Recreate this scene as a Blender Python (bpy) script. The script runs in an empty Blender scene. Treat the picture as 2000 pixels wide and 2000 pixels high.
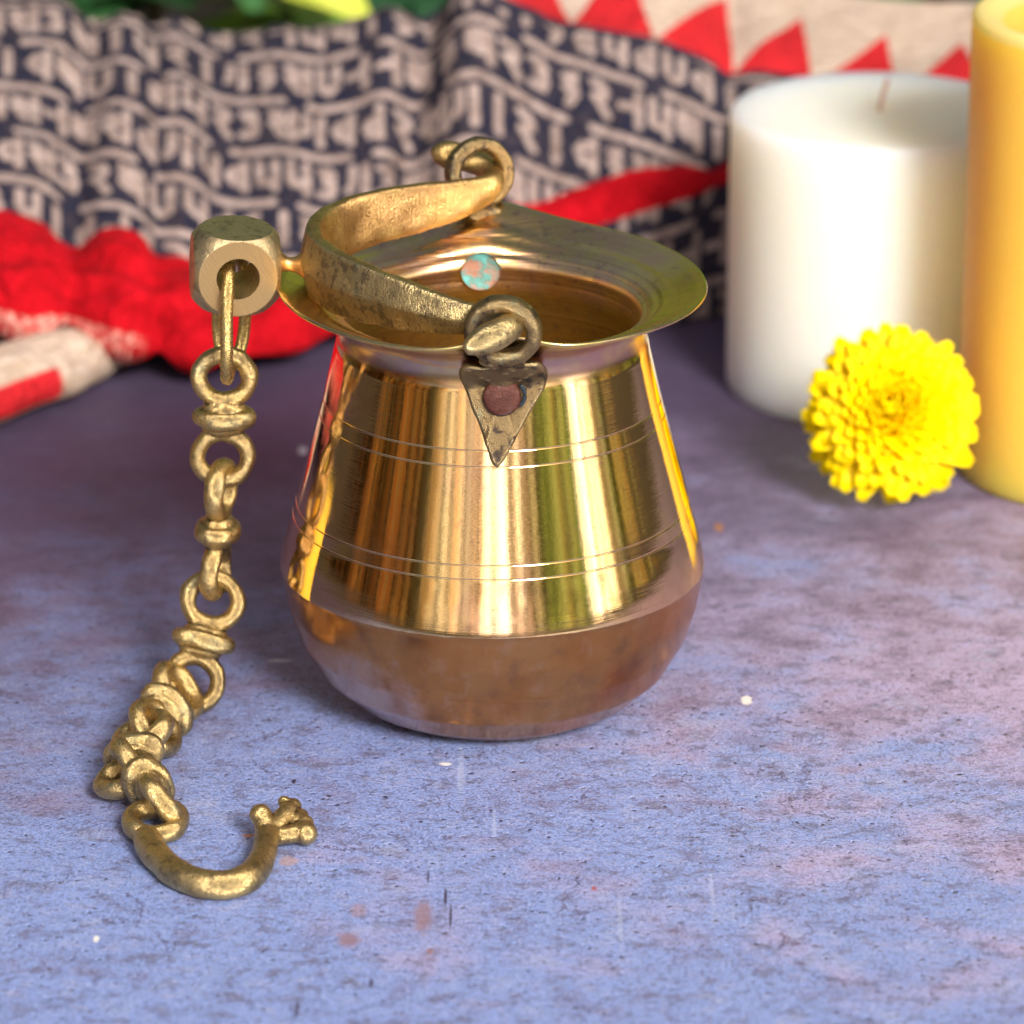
import bpy, bmesh, math, random
import numpy as np
from mathutils import Vector, Matrix
random.seed(7); np.random.seed(7)
SC = bpy.context.scene; COL = SC.collection
S = 0.01                                    # everything below is written in centimetres
R = math.radians

# ------------------------------------------------------------------ camera
F = 9545.; PT = R(20.3); DIST = 115.
CAM = np.array([0.46, -DIST*math.cos(PT), 4.7+DIST*math.sin(PT)])
FW = np.array([0, math.cos(PT), -math.sin(PT)]); UP = np.array([0, math.sin(PT), math.cos(PT)]); RT = np.array([1., 0, 0])
cd = bpy.data.cameras.new('camera'); cam = bpy.data.objects.new('camera', cd); COL.objects.link(cam); SC.camera = cam
cam.location = CAM*S; cam.rotation_euler = (math.pi/2-PT, 0, 0)
cd.sensor_width = 36; cd.lens = F/2000*36; cd.clip_start = .05; cd.clip_end = 500
cd.dof.use_dof = True; cd.dof.focus_distance = 1.105; cd.dof.aperture_fstop = 14.5; cd.dof.aperture_blades = 0

def at(px, py, Y=0.):                       # measured point of the photo at depth Y (cm)
    r = FW+RT*(px-1000)/F-UP*(py-1000)/F
    return CAM+r*((Y-CAM[1])/r[1])
def atz(px, py, z=0.):
    r = FW+RT*(px-1000)/F-UP*(py-1000)/F
    return CAM+r*((z-CAM[2])/r[2])

# ------------------------------------------------------------------ node helper
class NT:
    def __init__(s, tree): s.t = tree; s.n = tree.nodes; s.l = tree.links
    def node(s, typ, **kw):
        n = s.n.new(typ)
        for k, v in kw.items(): setattr(n, k, v)
        return n
    def put(s, sock, v):
        if v is None: return
        if isinstance(v, bpy.types.NodeSocket): s.l.new(v, sock)
        elif isinstance(v, (tuple, list)):
            v = tuple(v)
            if sock.type == 'RGBA' and len(v) == 3: v = v+(1,)
            sock.default_value = v
        else: sock.default_value = v
    def m(s, op, a, b=None, c=None, clamp=False):
        n = s.node('ShaderNodeMath', operation=op, use_clamp=clamp)
        s.put(n.inputs[0], a); s.put(n.inputs[1], b); s.put(n.inputs[2], c); return n.outputs[0]
    def v(s, op, a, b=None):
        n = s.node('ShaderNodeVectorMath', operation=op)
        s.put(n.inputs[0], a)
        if op == 'SCALE': s.put(n.inputs['Scale'], b); return n.outputs[0]
        s.put(n.inputs[1], b)
        return n.outputs['Value'] if op in ('LENGTH', 'DISTANCE', 'DOT_PRODUCT') else n.outputs[0]
    def sep(s, a): n = s.node('ShaderNodeSeparateXYZ'); s.put(n.inputs[0], a); return n.outputs
    def com(s, x, y, z):
        n = s.node('ShaderNodeCombineXYZ'); s.put(n.inputs[0], x); s.put(n.inputs[1], y); s.put(n.inputs[2], z); return n.outputs[0]
    def obj(s, scale=100.):
        return s.v('SCALE', s.node('ShaderNodeTexCoord').outputs['Object'], scale)
    def noise(s, vec, scale, det=3, rough=.55, dist=0., color=False):
        n = s.node('ShaderNodeTexNoise'); s.put(n.inputs['Vector'], vec)
        n.inputs['Scale'].default_value = scale; n.inputs['Detail'].default_value = det
        n.inputs['Roughness'].default_value = rough; n.inputs['Distortion'].default_value = dist
        return n.outputs['Color' if color else 'Fac']
    def voro(s, vec, scale, feature='F1', out='Distance'):
        n = s.node('ShaderNodeTexVoronoi', feature=feature); s.put(n.inputs['Vector'], vec)
        n.inputs['Scale'].default_value = scale; return n.outputs[out]
    def ss(s, x, a, b, lo=0., hi=1.):
        n = s.node('ShaderNodeMapRange', interpolation_type='SMOOTHSTEP'); s.put(n.inputs[0], x)
        n.inputs[1].default_value = a; n.inputs[2].default_value = b; n.inputs[3].default_value = lo; n.inputs[4].default_value = hi
        return n.outputs[0]
    def mix(s, f, a, b, mode='MIX'):
        n = s.node('ShaderNodeMix', data_type='RGBA', blend_type=mode)
        s.put(n.inputs[0], f); s.put(n.inputs[6], a); s.put(n.inputs[7], b); return n.outputs[2]
    def ramp(s, f, stops, interp='LINEAR'):
        n = s.node('ShaderNodeValToRGB'); s.put(n.inputs[0], f); e = n.color_ramp.elements; n.color_ramp.interpolation = interp
        while len(e) < len(stops): e.new(.5)
        for q, (p, c) in zip(e, stops): q.position = p; q.color = tuple(c)+(1,)
        return n.outputs[0]
    def bump(s, h, strength, dist, nrm=None):
        n = s.node('ShaderNodeBump'); s.put(n.inputs['Height'], h)
        n.inputs['Strength'].default_value = strength; n.inputs['Distance'].default_value = dist
        if nrm is not None: s.put(n.inputs['Normal'], nrm)
        return n.outputs[0]

def material(name):
    m = bpy.data.materials.new(name); m.use_nodes = True
    t = NT(m.node_tree); b = t.n['Principled BSDF']; t.b = b
    t.P = lambda k, v: t.put(b.inputs[k], v)
    return m, t

# ------------------------------------------------------------------ world, sun, exposure
SUN_EL, SUN_AZ = R(31), R(158)              # azimuth clockwise from +Y: in front of the pot, a little to the right
w = bpy.data.worlds.new('World'); SC.world = w; w.use_nodes = True
t = NT(w.node_tree); bg = t.n['Background']
sky = t.node('ShaderNodeTexSky', sky_type='NISHITA', sun_disc=False, sun_elevation=SUN_EL, sun_rotation=SUN_AZ)
sky.air_density = 1.; sky.dust_density = 3.; sky.ozone_density = 1.
d = t.node('ShaderNodeTexCoord').outputs['Generated']; X, Y, Z = t.sep(d)
az = t.m('ARCTAN2', X, t.m('MULTIPLY', Y, -1.))            # 0 = behind the camera, + = right
az1 = t.m('DIVIDE', t.m('ADD', az, math.pi), 2*math.pi)
def A(deg): return (deg+180)/360.
# the shady courtyard round the table: open bright side ahead, wood screen left, sunlit leaves right
sur = t.ramp(az1, [
    (A(-178), (1.2, 1.7, .35)), (A(-130), (1.0, 1.2, .3)), (A(-112), (.4, .2, .08)), (A(-100), (.7, .4, .15)), (A(-92), (.2, .11, .05)),
    (A(-80), (1.5, .85, .3)), (A(-70), (.35, .2, .08)), (A(-62), (1.9, 1.1, .45)), (A(-47), (1.5, .9, .4)), (A(-43), (.2, .2, .1)),
    (A(-36), (3.0, 2.7, 1.9)), (A(-26), (9.5, 9.3, 8.8)), (A(-12), (7.0, 6.2, 6.5)), (A(8), (24, 24, 26)), (A(20), (6.5, 6.0, 5.5)),
    (A(32), (2.0, 3.0, .9)), (A(44), (4.6, 5.2, 2.4)), (A(52), (1.3, 2.1, .6)), (A(59), (30, 31, 30)), (A(70), (14, 13.5, 10)),
    (A(79), (1.6, 2.0, .7)), (A(88), (4.0, 3.6, 1.6)), (A(104), (1.2, 1.2, .6)), (A(130), (1.7, 2.4, .4)), (A(172), (1.5, 2.2, .4))][:32])
streak = t.noise(t.com(t.m('MULTIPLY', az, 9.), t.m('MULTIPLY', Z, 1.0), 0), 3., 5, .75)
slat = t.noise(t.com(t.m('MULTIPLY', az, 13.), t.m('MULTIPLY', Z, .4), 4.), 1.6, 2, .5)
sur = t.mix(1., sur, t.ramp(slat, [(.445, (.25, .22, .18)), (.46, (1, 1, 1)), (.56, (1, 1, 1)), (.575, (1.0, .72, .5))]), 'MULTIPLY')
sur = t.mix(1., sur, t.ramp(streak, [(.40, (.28, .26, .24)), (.47, (.8, .78, .75)), (.52, (1.0, 1.0, 1.0)), (.62, (1, .95, .85))]), 'MULTIPLY')
blot = t.noise(d, 7., 3, .6)
sur = t.mix(1., sur, t.ramp(blot, [(.38, (.62, .62, .6)), (.52, (1, 1, 1))]), 'MULTIPLY')
Zn = t.m('ADD', Z, t.m('MULTIPLY', t.m('SUBTRACT', blot, .5), .25))
low = t.ss(Z, -.32, -.12)
sur = t.mix(low, (1.1, .8, .5), sur)
skyc = t.mix(1., sky.outputs[0], (.84, .67, .54), 'MULTIPLY')
back = t.ss(Y, -.1, .5)                                    # tall trees close behind the cloth: their tops reach higher
Zb = t.m('SUBTRACT', Zn, t.m('MULTIPLY', back, .10))
t.put(bg.inputs[0], t.mix(t.ss(Zb, .28, .50), sur, skyc)); bg.inputs[1].default_value = .12
sl = bpy.data.lights.new('sun', 'SUN'); so = bpy.data.objects.new('sun', sl); COL.objects.link(so)
sl.energy = 3.1; sl.angle = R(16); sl.color = (1, .95, .88)
sd = Vector((math.sin(SUN_AZ)*math.cos(SUN_EL), math.cos(SUN_AZ)*math.cos(SUN_EL), math.sin(SUN_EL)))
so.rotation_euler = sd.to_track_quat('Z', 'Y').to_euler(); so.location = sd*3
vs = SC.view_settings; vs.view_transform = 'Standard'; vs.look = 'None'; vs.gamma = 1; vs.use_curve_mapping = False
vs.exposure = .84

# ------------------------------------------------------------------ object helpers
def mesh(name, V, Fs, mats=(), smooth=True, mi=None):
    me = bpy.data.meshes.new(name)
    me.from_pydata([tuple(float(c)*S for c in p) for p in V], [], [tuple(int(i) for i in f) for f in Fs])
    for m in (mats if isinstance(mats, (list, tuple)) else [mats]): me.materials.append(m)
    if mi is not None: me.polygons.foreach_set('material_index', np.array(mi, dtype=np.int32))
    me.polygons.foreach_set('use_smooth', np.full(len(me.polygons), smooth))
    me.validate(); me.update(); return me
def link(name, me, parent=None, loc=(0, 0, 0)):
    o = bpy.data.objects.new(name, me); COL.objects.link(o)
    o.location = tuple(float(c)*S for c in loc)
    if parent: o.parent = parent
    return o
def thing(name, label, cat, loc=(0, 0, 0), group=None, me=None):
    o = bpy.data.objects.new(name, me); COL.objects.link(o); o.location = tuple(float(c)*S for c in loc)
    o['label'] = label; o['category'] = cat
    if group: o['group'] = group
    return o
def recalc(me):
    b = bmesh.new(); b.from_mesh(me); bmesh.ops.recalc_face_normals(b, faces=b.faces); b.to_mesh(me); b.free(); return me
def baked(me, mods, name=None):             # apply modifiers without operators
    o = bpy.data.objects.new('tmp', me); COL.objects.link(o); mods(o)
    dg = bpy.context.evaluated_depsgraph_get(); dg.update()
    r = bpy.data.meshes.new_from_object(o.evaluated_get(dg)); bpy.data.objects.remove(o)
    if name: r.name = name
    r.polygons.foreach_set('use_smooth', np.full(len(r.polygons), True)); return r
def merge(parts):
    V, Fs = [], []
    for v, f in parts:
        k = len(V); V += list(map(tuple, v)); Fs += [tuple(i+k for i in q) for q in f]
    return V, Fs
def spline(P, n, closed=False):             # Catmull-Rom through rows of P (any width)
    P = np.array(P, float); m = len(P)
    out = []
    segs = m if closed else m-1
    for i in range(segs):
        g = (lambda k: P[k % m]) if closed else (lambda k: P[min(max(k, 0), m-1)])
        a, b, c, d_ = g(i-1), g(i), g(i+1), g(i+2)
        for u in np.linspace(0, 1, n, endpoint=False):
            out.append(.5*((2*b)+(-a+c)*u+(2*a-5*b+4*c-d_)*u*u+(-a+3*b-3*c+d_)*u**3))
    if not closed: out.append(P[-1])
    return np.array(out)
def sweep(path, sec, ref=(0, 0, 1), closed=False, cap=True):
    """path Nx3, sec: list of Mx2 arrays (side, up) or one; side = tangent x ref"""
    path = np.array(path, float); N = len(path); V = []; Fs = []
    T = np.zeros_like(path)
    for i in range(N):
        a = path[(i-1) % N] if (closed or i > 0) else path[i]; b = path[(i+1) % N] if (closed or i < N-1) else path[i]
        T[i] = (b-a)/max(1e-9, np.linalg.norm(b-a))
    for i in range(N):
        rf = np.array(ref[i] if hasattr(ref[0], '__len__') else ref, float)
        side = np.cross(T[i], rf); side /= np.linalg.norm(side)+1e-9; upv = np.cross(side, T[i])
        q = sec[i] if isinstance(sec, list) else sec
        for a, b in q: V.append(path[i]+side*a+upv*b)
    M = len(sec[0] if isinstance(sec, list) else sec)
    for i in range(N if closed else N-1):
        j = (i+1) % N
        for k in range(M): Fs.append((i*M+k, i*M+(k+1) % M, j*M+(k+1) % M, j*M+k))
    if cap and not closed: Fs.append(tuple(range(M-1, -1, -1))); Fs.append(tuple(range((N-1)*M, N*M)))
    return V, Fs
def circ(r, n=16, ry=None): return np.array([[r*math.cos(a), (ry or r)*math.sin(a)] for a in np.linspace(0, 2*math.pi, n, endpoint=False)])
def tube(path, r, n=16, ref=(0, 0, 1), closed=False):
    r = np.broadcast_to(np.array(r, float), (len(path),))
    return sweep(path, [circ(max(q, .004), n) for q in r], ref, closed)
def lathe(prof, n=128, cap0=False, cap1=False):
    V = []; Fs = []
    for r, z in prof:
        for k in range(n):
            a = 2*math.pi*k/n; V.append((r*math.sin(a), -r*math.cos(a), z))
    for i in range(len(prof)-1):
        for k in range(n): j = (k+1) % n; Fs.append((i*n+k, i*n+j, (i+1)*n+j, (i+1)*n+k))
    if cap0: Fs.append(tuple(range(n-1, -1, -1)))
    if cap1: Fs.append(tuple(range((len(prof)-1)*n, len(prof)*n)))
    return V, Fs
def ball(c, r, n=20, sc=(1, 1, 1)):
    P = [(max(.002, math.sin(a)), -math.cos(a)) for a in np.linspace(.02, math.pi-.02, n)]
    V, Fs = lathe(P, 2*n, True, True)
    return [(c[0]+x*r*sc[0], c[1]+y*r*sc[1], c[2]+z*r*sc[2]) for x, y, z in V], Fs
def remesh(V, Fs, vox, mat, name, smooth=3, tri=False):
    me = mesh(name, V, Fs, mat); recalc(me)
    def mods(o):
        m = o.modifiers.new('r', 'REMESH'); m.mode = 'VOXEL'; m.voxel_size = vox*S; m.use_smooth_shade = True
        if smooth: k = o.modifiers.new('s', 'SMOOTH'); k.iterations = smooth; k.factor = .5
    r = baked(me, mods, name)
    if not r.materials: r.materials.append(mat)
    return r
def wobble(me, amp, freq, seed=0):          # hand-cast unevenness
    from mathutils import noise as nz
    n = len(me.vertices); co = np.empty(n*3); me.vertices.foreach_get('co', co); co = co.reshape(-1, 3)
    no = np.array([v.vector for v in me.vertex_normals])
    k = np.array([nz.noise(Vector((p[0]/S*freq+seed*3.1, p[1]/S*freq+seed, p[2]/S*freq-seed))) for p in co])
    me.vertices.foreach_set('co', (co+no*(k*amp*S)[:, None]).ravel())
    me.update(); return me

# ------------------------------------------------------------------ materials
# polished brass body: bright upper wall, tarnished bowl below the shoulder line, pink neck
M_body, t = material('polished_brass')
p = t.obj(); X, Y, Z = t.sep(p)
ang = t.m('ARCTAN2', X, Y)
n1 = t.noise(p, .45, 5, .6); n2 = t.noise(p, 1.6, 6, .65); n3 = t.noise(p, 7, 4, .6)
ring = t.noise(t.com(t.m('MULTIPLY', ang, .6), 0, t.m('MULTIPLY', Z, 30.)), 1., 4, .7)
zw = t.m('ADD', Z, t.m('MULTIPLY', t.m('SUBTRACT', t.noise(p, 3., 3, .6), .5), .07))
bowl = t.ss(zw, 3.52, 3.47); neck = t.ss(t.m('ADD', Z, t.m('MULTIPLY', t.m('SUBTRACT', n2, .5), .25)), 8.9, 9.15)
up = t.mix(t.ss(n1, .42, .62), (.88, .61, .28), (.85, .55, .31))
up = t.mix(t.m('MULTIPLY', t.ss(n2, .56, .72), .5), up, (.62, .38, .26))
lo = t.mix(t.ss(n1, .35, .65), (.50, .205, .06), (.54, .25, .085))
lo = t.mix(t.m('MULTIPLY', t.ss(n2, .5, .68), .55), lo, (.32, .155, .08))
lo = t.mix(t.m('MULTIPLY', t.ss(n2, .47, .33), .22), lo, (.62, .38, .24))
# reddish-brown blot low on the right of the bowl, pale bloom low on the left
dist = t.v('DISTANCE', p, (2.9, -3.4, 1.65)); dist = t.m('ADD', dist, t.m('MULTIPLY', t.m('SUBTRACT', n2, .5), 3.2))
lo = t.mix(t.m('MULTIPLY', t.ss(dist, 1.3, .0), .6), lo, (.22, .055, .022))
d2 = t.m('ADD', t.v('DISTANCE', p, (-2.9, -3.2, .9)), t.m('MULTIPLY', t.m('SUBTRACT', n2, .5), 3))
lo = t.mix(t.m('MULTIPLY', t.ss(d2, 2.2, .6), .5), lo, (.60, .47, .44))
nk = t.mix(t.ss(n2, .4, .65), (.56, .34, .27), (.66, .46, .24))
c = t.mix(bowl, up, lo); c = t.mix(neck, c, nk)
lipc = t.ss(Z, 9.75, 10.05)
c = t.mix(lipc, c, t.mix(t.ss(n2, .45, .65), (.74, .58, .22), (.62, .42, .26)))
spots = t.ss(t.m('ADD', t.voro(p, 2.1), t.m('MULTIPLY', n3, .05)), .075, .05)
c = t.mix(t.m('MULTIPLY', spots, .5), c, (.35, .16, .10))
t.P('Base Color', c); t.P('Metallic', 1.)
rg = t.m('ADD', .015, t.m('MULTIPLY', t.ss(n2, .48, .72), .06)); rg = t.m('ADD', rg, t.m('MULTIPLY', t.m('MULTIPLY', t.ss(n1, .5, .68), n3), .22))
rl = t.m('ADD', .15, t.m('MULTIPLY', n2, .14))
fm = t.node('ShaderNodeMix', data_type='FLOAT'); t.put(fm.inputs[0], bowl); t.put(fm.inputs[2], rg); t.put(fm.inputs[3], rl)
fm2 = t.node('ShaderNodeMix', data_type='FLOAT'); t.put(fm2.inputs[0], neck); t.put(fm2.inputs[2], fm.outputs[0]); fm2.inputs[3].default_value = .26
t.P('Roughness', fm2.outputs[0])
scr = t.noise(t.com(t.m('MULTIPLY', ang, 26.), t.m('MULTIPLY', Z, .8), 0), 1., 3, .6)
h = t.m('ADD', t.m('MULTIPLY', ring, .5), t.m('MULTIPLY', n3, .18)); h = t.m('ADD', h, t.m('MULTIPLY', scr, .35)); h = t.m('ADD', h, t.m('MULTIPLY', n1, 2.5))
t.P('Normal', t.bump(h, .045, .0005))

M_in, t = material('brass_inside')
p = t.obj(); X, Y, Z = t.sep(p)
n2 = t.noise(p, 1.4, 6, .65); ring = t.noise(t.com(0, 0, t.m('MULTIPLY', Z, 9.)), 1., 3, .6)
c = t.mix(t.ss(n2, .4, .7), (.80, .60, .18), (.62, .42, .13)); c = t.mix(t.m('MULTIPLY', t.ss(ring, .45, .62), .5), c, (.86, .66, .30))
up = t.mix(t.ss(n2, .40, .62), (.86, .62, .28), (.76, .50, .33)); c = t.mix(t.ss(Z, 8.9, 9.2), c, up)
lines = t.noise(t.com(0, 3, t.m('MULTIPLY', Z, 16.)), 1., 3, .7); c = t.mix(t.m('MULTIPLY', t.ss(lines, .52, .62), .6), c, (.40, .23, .09))
lip = t.mix(t.ss(n2, .40, .62), (.82, .58, .22), (.80, .50, .27)); c = t.mix(t.ss(Z, 9.85, 10.1), c, lip)
c = t.mix(t.m('MULTIPLY', t.ss(t.noise(p, 3.5, 5, .7), .56, .64), .5), c, (.42, .24, .20))
t.P('Base Color', c); t.P('Metallic', 1.); t.P('Roughness', t.m('ADD', t.ss(Z, 9.7, 10.1, .26, .15), t.m('MULTIPLY', n2, .16)))
t.P('Normal', t.bump(t.m('ADD', ring, t.m('MULTIPLY', n2, .4)), .35, .0010))

def cast_brass(name, base, dark, grime, rough=.34, streak=False, crev=.85):
    m, t = material(name)
    p = t.obj(); n1 = t.noise(p, 1.1, 4, .6); n2 = t.noise(p, 4.5, 5, .65); n3 = t.noise(p, 17, 4, .65); n4 = t.noise(p, 45, 2, .5)
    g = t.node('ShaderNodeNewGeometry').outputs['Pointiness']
    c = t.mix(t.ss(n1, .35, .65), base, tuple(q*.85 for q in base)); c = t.mix(t.m('MULTIPLY', t.ss(n2, .5, .68), .55), c, dark)
    c = t.mix(t.m('MULTIPLY', t.ss(t.m('ADD', n2, t.m('MULTIPLY', n1, .8)), .93, 1.02), grime), c, (.055, .045, .05))
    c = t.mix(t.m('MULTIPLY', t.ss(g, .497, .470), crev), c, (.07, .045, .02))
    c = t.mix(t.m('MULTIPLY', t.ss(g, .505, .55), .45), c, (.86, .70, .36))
    vd = t.ss(t.noise(t.v('ADD', p, (5, 3, 9)), 1.3, 4, .6), .60, .68)
    c = t.mix(t.m('MULTIPLY', vd, .22), c, (.30, .42, .30))
    t.P('Base Color', c); t.P('Metallic', 1.); t.P('Roughness', t.m('ADD', t.m('ADD', rough, t.m('MULTIPLY', t.m('SUBTRACT', n2, .5), .3)), t.m('MULTIPLY', t.m('SUBTRACT', n3, .5), .45)))
    h = t.m('ADD', t.m('MULTIPLY', n3, .9), t.m('MULTIPLY', n4, 1.1)); h = t.m('ADD', h, t.m('MULTIPLY', n2, .6))
    if streak:
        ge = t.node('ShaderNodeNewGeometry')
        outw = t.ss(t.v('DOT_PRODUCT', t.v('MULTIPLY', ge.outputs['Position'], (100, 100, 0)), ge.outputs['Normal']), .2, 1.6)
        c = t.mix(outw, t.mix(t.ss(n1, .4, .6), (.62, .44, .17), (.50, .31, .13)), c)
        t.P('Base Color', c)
        X, Y, Z = t.sep(p)
        st = t.noise(t.com(t.m('MULTIPLY', X, 22.), t.m('MULTIPLY', Y, 22.), t.m('MULTIPLY', Z, 1.5)), 1., 2, .5)
        h = t.m('ADD', h, t.m('MULTIPLY', st, 1.0))
    t.P('Normal', t.bump(h, .42, .0011)); return m
M_cast = cast_brass('cast_brass', (.31, .225, .11), (.15, .095, .05), .8, .40)
M_chain = cast_brass('chain_brass', (.60, .45, .20), (.30, .21, .085), .35, .33)
M_handle = cast_brass('handle_brass', (.56, .44, .21), (.27, .19, .085), .5, .34, True)
M_knob = cast_brass('knob_brass', (.66, .52, .30), (.44, .32, .16), .3, .36)
M_wire = cast_brass('wire_brass', (.66, .49, .19), (.46, .32, .12), .05, .26, crev=0.)

M_cut, t = material('filed_brass_face')
p = t.obj(); X, Y, Z = t.sep(p)
st = t.noise(t.com(t.m('MULTIPLY', t.m('ADD', X, t.m('MULTIPLY', Z, .6)), 26.), t.m('MULTIPLY', t.m('SUBTRACT', Z, X), 1.2), 0), 1., 3, .6)
t.P('Base Color', t.mix(st, (.74, .50, .22), (.60, .39, .16))); t.P('Metallic', 1.); t.P('Roughness', .42); t.P('Normal', t.bump(st, .3, .0005))

M_cop, t = material('copper_rivet')
p = t.obj(); n1 = t.noise(p, 3, 5, .65); n3 = t.noise(p, 22, 3, .6)
c = t.mix(t.ss(n1, .35, .65), (.060, .018, .013), (.10, .034, .025)); c = t.mix(t.ss(n1, .55, .68), c, (.10, .075, .075))
t.P('Base Color', c); t.P('Metallic', .2); t.P('Specular IOR Level', .25); t.P('Roughness', .55); t.P('Normal', t.bump(n3, .4, .0006))
M_teal, t = material('verdigris_rivet')
p = t.obj(); n1 = t.noise(t.v('ADD', p, (2.7, 0, 1.1)), 2.2, 5, .65)
c = t.ramp(n1, [(.40, (.40, .20, .13)), (.45, (.34, .25, .20)), (.50, (.13, .27, .24)), (.60, (.14, .44, .42))])
t.P('Base Color', c); t.P('Metallic', .1); t.P('Roughness', .7); t.P('Normal', t.bump(n1, .6, .0015))
M_dark, t = material('rivet_gap'); t.P('Base Color', (.02, .03, .04)); t.P('Roughness', .3)

# table: painted backdrop board in blue, lilac and slate
M_tab, t = material('painted_board')
p = t.obj(); X, Y, Z = t.sep(p)
sx = t.v('MULTIPLY', p, (.8, .95, 1.))
b0 = t.noise(t.v('ADD', sx, (3.1, 7.7, 0)), .085, 4, .55); b1 = t.noise(sx, .42, 6, .65, .3); b2 = t.noise(t.v('MULTIPLY', p, (.9, 1.25, 1)), 1.3, 6, .72)
b3 = t.noise(t.v('MULTIPLY', p, (1., 1.1, 1)), 6., 6, .75); b4 = t.noise(p, 30, 3, .6)
warm = t.m('ADD', t.m('MULTIPLY', X, .024), t.m('MULTIPLY', Y, .036)); warm = t.m('ADD', warm, t.m('MULTIPLY', t.m('SUBTRACT', b0, .5), 2.2))
warm = t.m('ADD', warm, t.m('MULTIPLY', t.m('SUBTRACT', b1, .5), 2.4))
c = t.mix(t.ss(warm, -.35, .5), (.25, .38, .82), (.53, .45, .74))
c = t.mix(t.m('MULTIPLY', t.ss(t.m('ADD', b1, t.m('MULTIPLY', Y, .010)), .45, .75), .75), c, (.17, .135, .27))
c = t.mix(t.m('MULTIPLY', t.ss(b2, .49, .66), .75), c, (.11, .11, .20))
c = t.mix(t.m('MULTIPLY', t.ss(b2, .47, .33), .45), c, (.42, .46, .72))
b6 = t.noise(t.v('ADD', p, (4, 11, 2)), .8, 6, .72); c = t.mix(t.m('MULTIPLY', t.ss(b6, .52, .72), .55), c, (.16, .12, .23))
c = t.mix(t.m('MULTIPLY', t.ss(b6, .46, .32), .5), c, (.42, .50, .80))
c = t.mix(t.m('MULTIPLY', t.ss(b3, .50, .64), .6), c, (.07, .06, .13))
c = t.mix(t.m('MULTIPLY', t.ss(b3, .46, .32), .6), c, (.55, .57, .80))
b5 = t.noise(p, 15., 4, .75)
c = t.mix(t.m('MULTIPLY', t.ss(b5, .50, .62), .55), c, (.10, .09, .18)); c = t.mix(t.m('MULTIPLY', t.ss(b5, .47, .37), .42), c, (.66, .68, .88))
# board paint deepens towards the back left, with shade near the cloth painted in
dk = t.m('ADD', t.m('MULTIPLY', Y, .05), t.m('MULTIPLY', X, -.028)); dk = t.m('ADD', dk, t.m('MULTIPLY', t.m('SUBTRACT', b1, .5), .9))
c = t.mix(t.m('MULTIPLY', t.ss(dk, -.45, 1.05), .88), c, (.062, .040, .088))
pit = t.voro(t.v('ADD', p, t.v('SCALE', t.noise(p, 4, 2, .5, 0, True), .25)), 2.6); pitm = t.ss(t.noise(p, .9, 2), .36, .52)
c = t.mix(t.m('MULTIPLY', t.ss(t.m('ADD', pit, t.m('MULTIPLY', b3, .22)), .245, .21), t.m('MULTIPLY', pitm, .9)), c, (.025, .02, .05))
pit2 = t.voro(t.v('ADD', p, t.v('SCALE', t.noise(p, 9, 2, .5, 0, True), .12)), 6.)
c = t.mix(t.m('MULTIPLY', t.ss(t.m('ADD', pit2, t.m('MULTIPLY', b4, .2)), .30, .23), t.ss(b6, .40, .60, .25, .95)), c, (.05, .04, .09))
# hairline cracks
cp = t.v('ADD', p, t.v('SCALE', t.noise(p, .9, 5, .7, 0, True), 1.6))
cr = t.voro(cp, .33, 'DISTANCE_TO_EDGE'); crm = t.ss(t.noise(t.v('ADD', p, (9, 1, 0)), .35, 3), .52, .60)
c = t.mix(t.m('MULTIPLY', t.ss(cr, .012, .004), t.m('MULTIPLY', crm, .7)), c, (.05, .03, .08))
def mark(c, px, py, rx, ry, col, k=.8, rag=.6, soft=.35):
    q = atz(px, py); v_ = t.v('MULTIPLY', t.v('SUBTRACT', p, (q[0], q[1], 0)), (1/rx, 1/ry, 0))
    dd = t.m('ADD', t.v('LENGTH', v_), t.m('MULTIPLY', t.m('SUBTRACT', b3, .5), rag*2))
    return t.mix(t.m('MULTIPLY', t.ss(dd, 1+soft, 1-soft), k), c, col)
for a in [(826, 1790, .17, .8, (.30, .18, .20), .75, 1.2, .5), (700, 1778, .17, .34, (.36, .24, .28), .6, 1.3, .5), (680, 1835, .22, .35, (.30, .15, .14), .7, 1.5, .5),
          (840, 1858, .07, .14, (.35, .16, .08), .6, 1.), (563, 1682, .2, .26, (.50, .30, .20), .55, .9, .3), (486, 1632, .16, .08, (.55, .22, .03), .8),
          (870, 1752, .035, .45, (.03, .02, .05), .9, 1.1), (880, 1790, .03, .6, (.03, .02, .05), .85, 1.1), (836, 1712, .03, .3, (.03, .02, .05), .7, 1.1), (580, 1970, .04, .5, (.03, .02, .05), .7, 1.2), (725, 1920, .05, .2, (.03, .02, .05), .8, 1.), (1458, 1368, .13, .30, (.85, .85, .85), 1., 1.1, .15),
          (188, 1834, .06, .16, (.85, .85, .85), 1., 1.1, .15), (870, 1492, .14, .10, (.8, .85, .9), .9), (592, 880, .12, .3, (.7, .7, .8), .9),
          (1404, 1030, .12, .3, (.42, .18, .05), .8), (900, 1510, .07, 1.4, (.50, .62, .88), .35, 1.2, .6), (1211, 1800, .05, 1.2, (.6, .68, .9), .3, 1.3, .6),
          (965, 1610, .04, .7, (.6, .7, .95), .35, 1.3, .6), (1391, 1740, .04, .9, (.6, .7, .95), .3, 1.3, .6), (574, 1526, .05, .12, (.02, .02, .05), .95),
          (430, 1240, .25, .2, (.07, .08, .16), .5), (1160, 1735, .06, .1, (.4, .06, .03), .8), (545, 1290, .3, .1, (.75, .8, .9), .5)]:
    c = mark(c, *a)
t.P('Base Color', c); t.P('Roughness', t.m('ADD', .34, t.m('MULTIPLY', b2, .22))); t.P('Specular IOR Level', .6)
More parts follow.
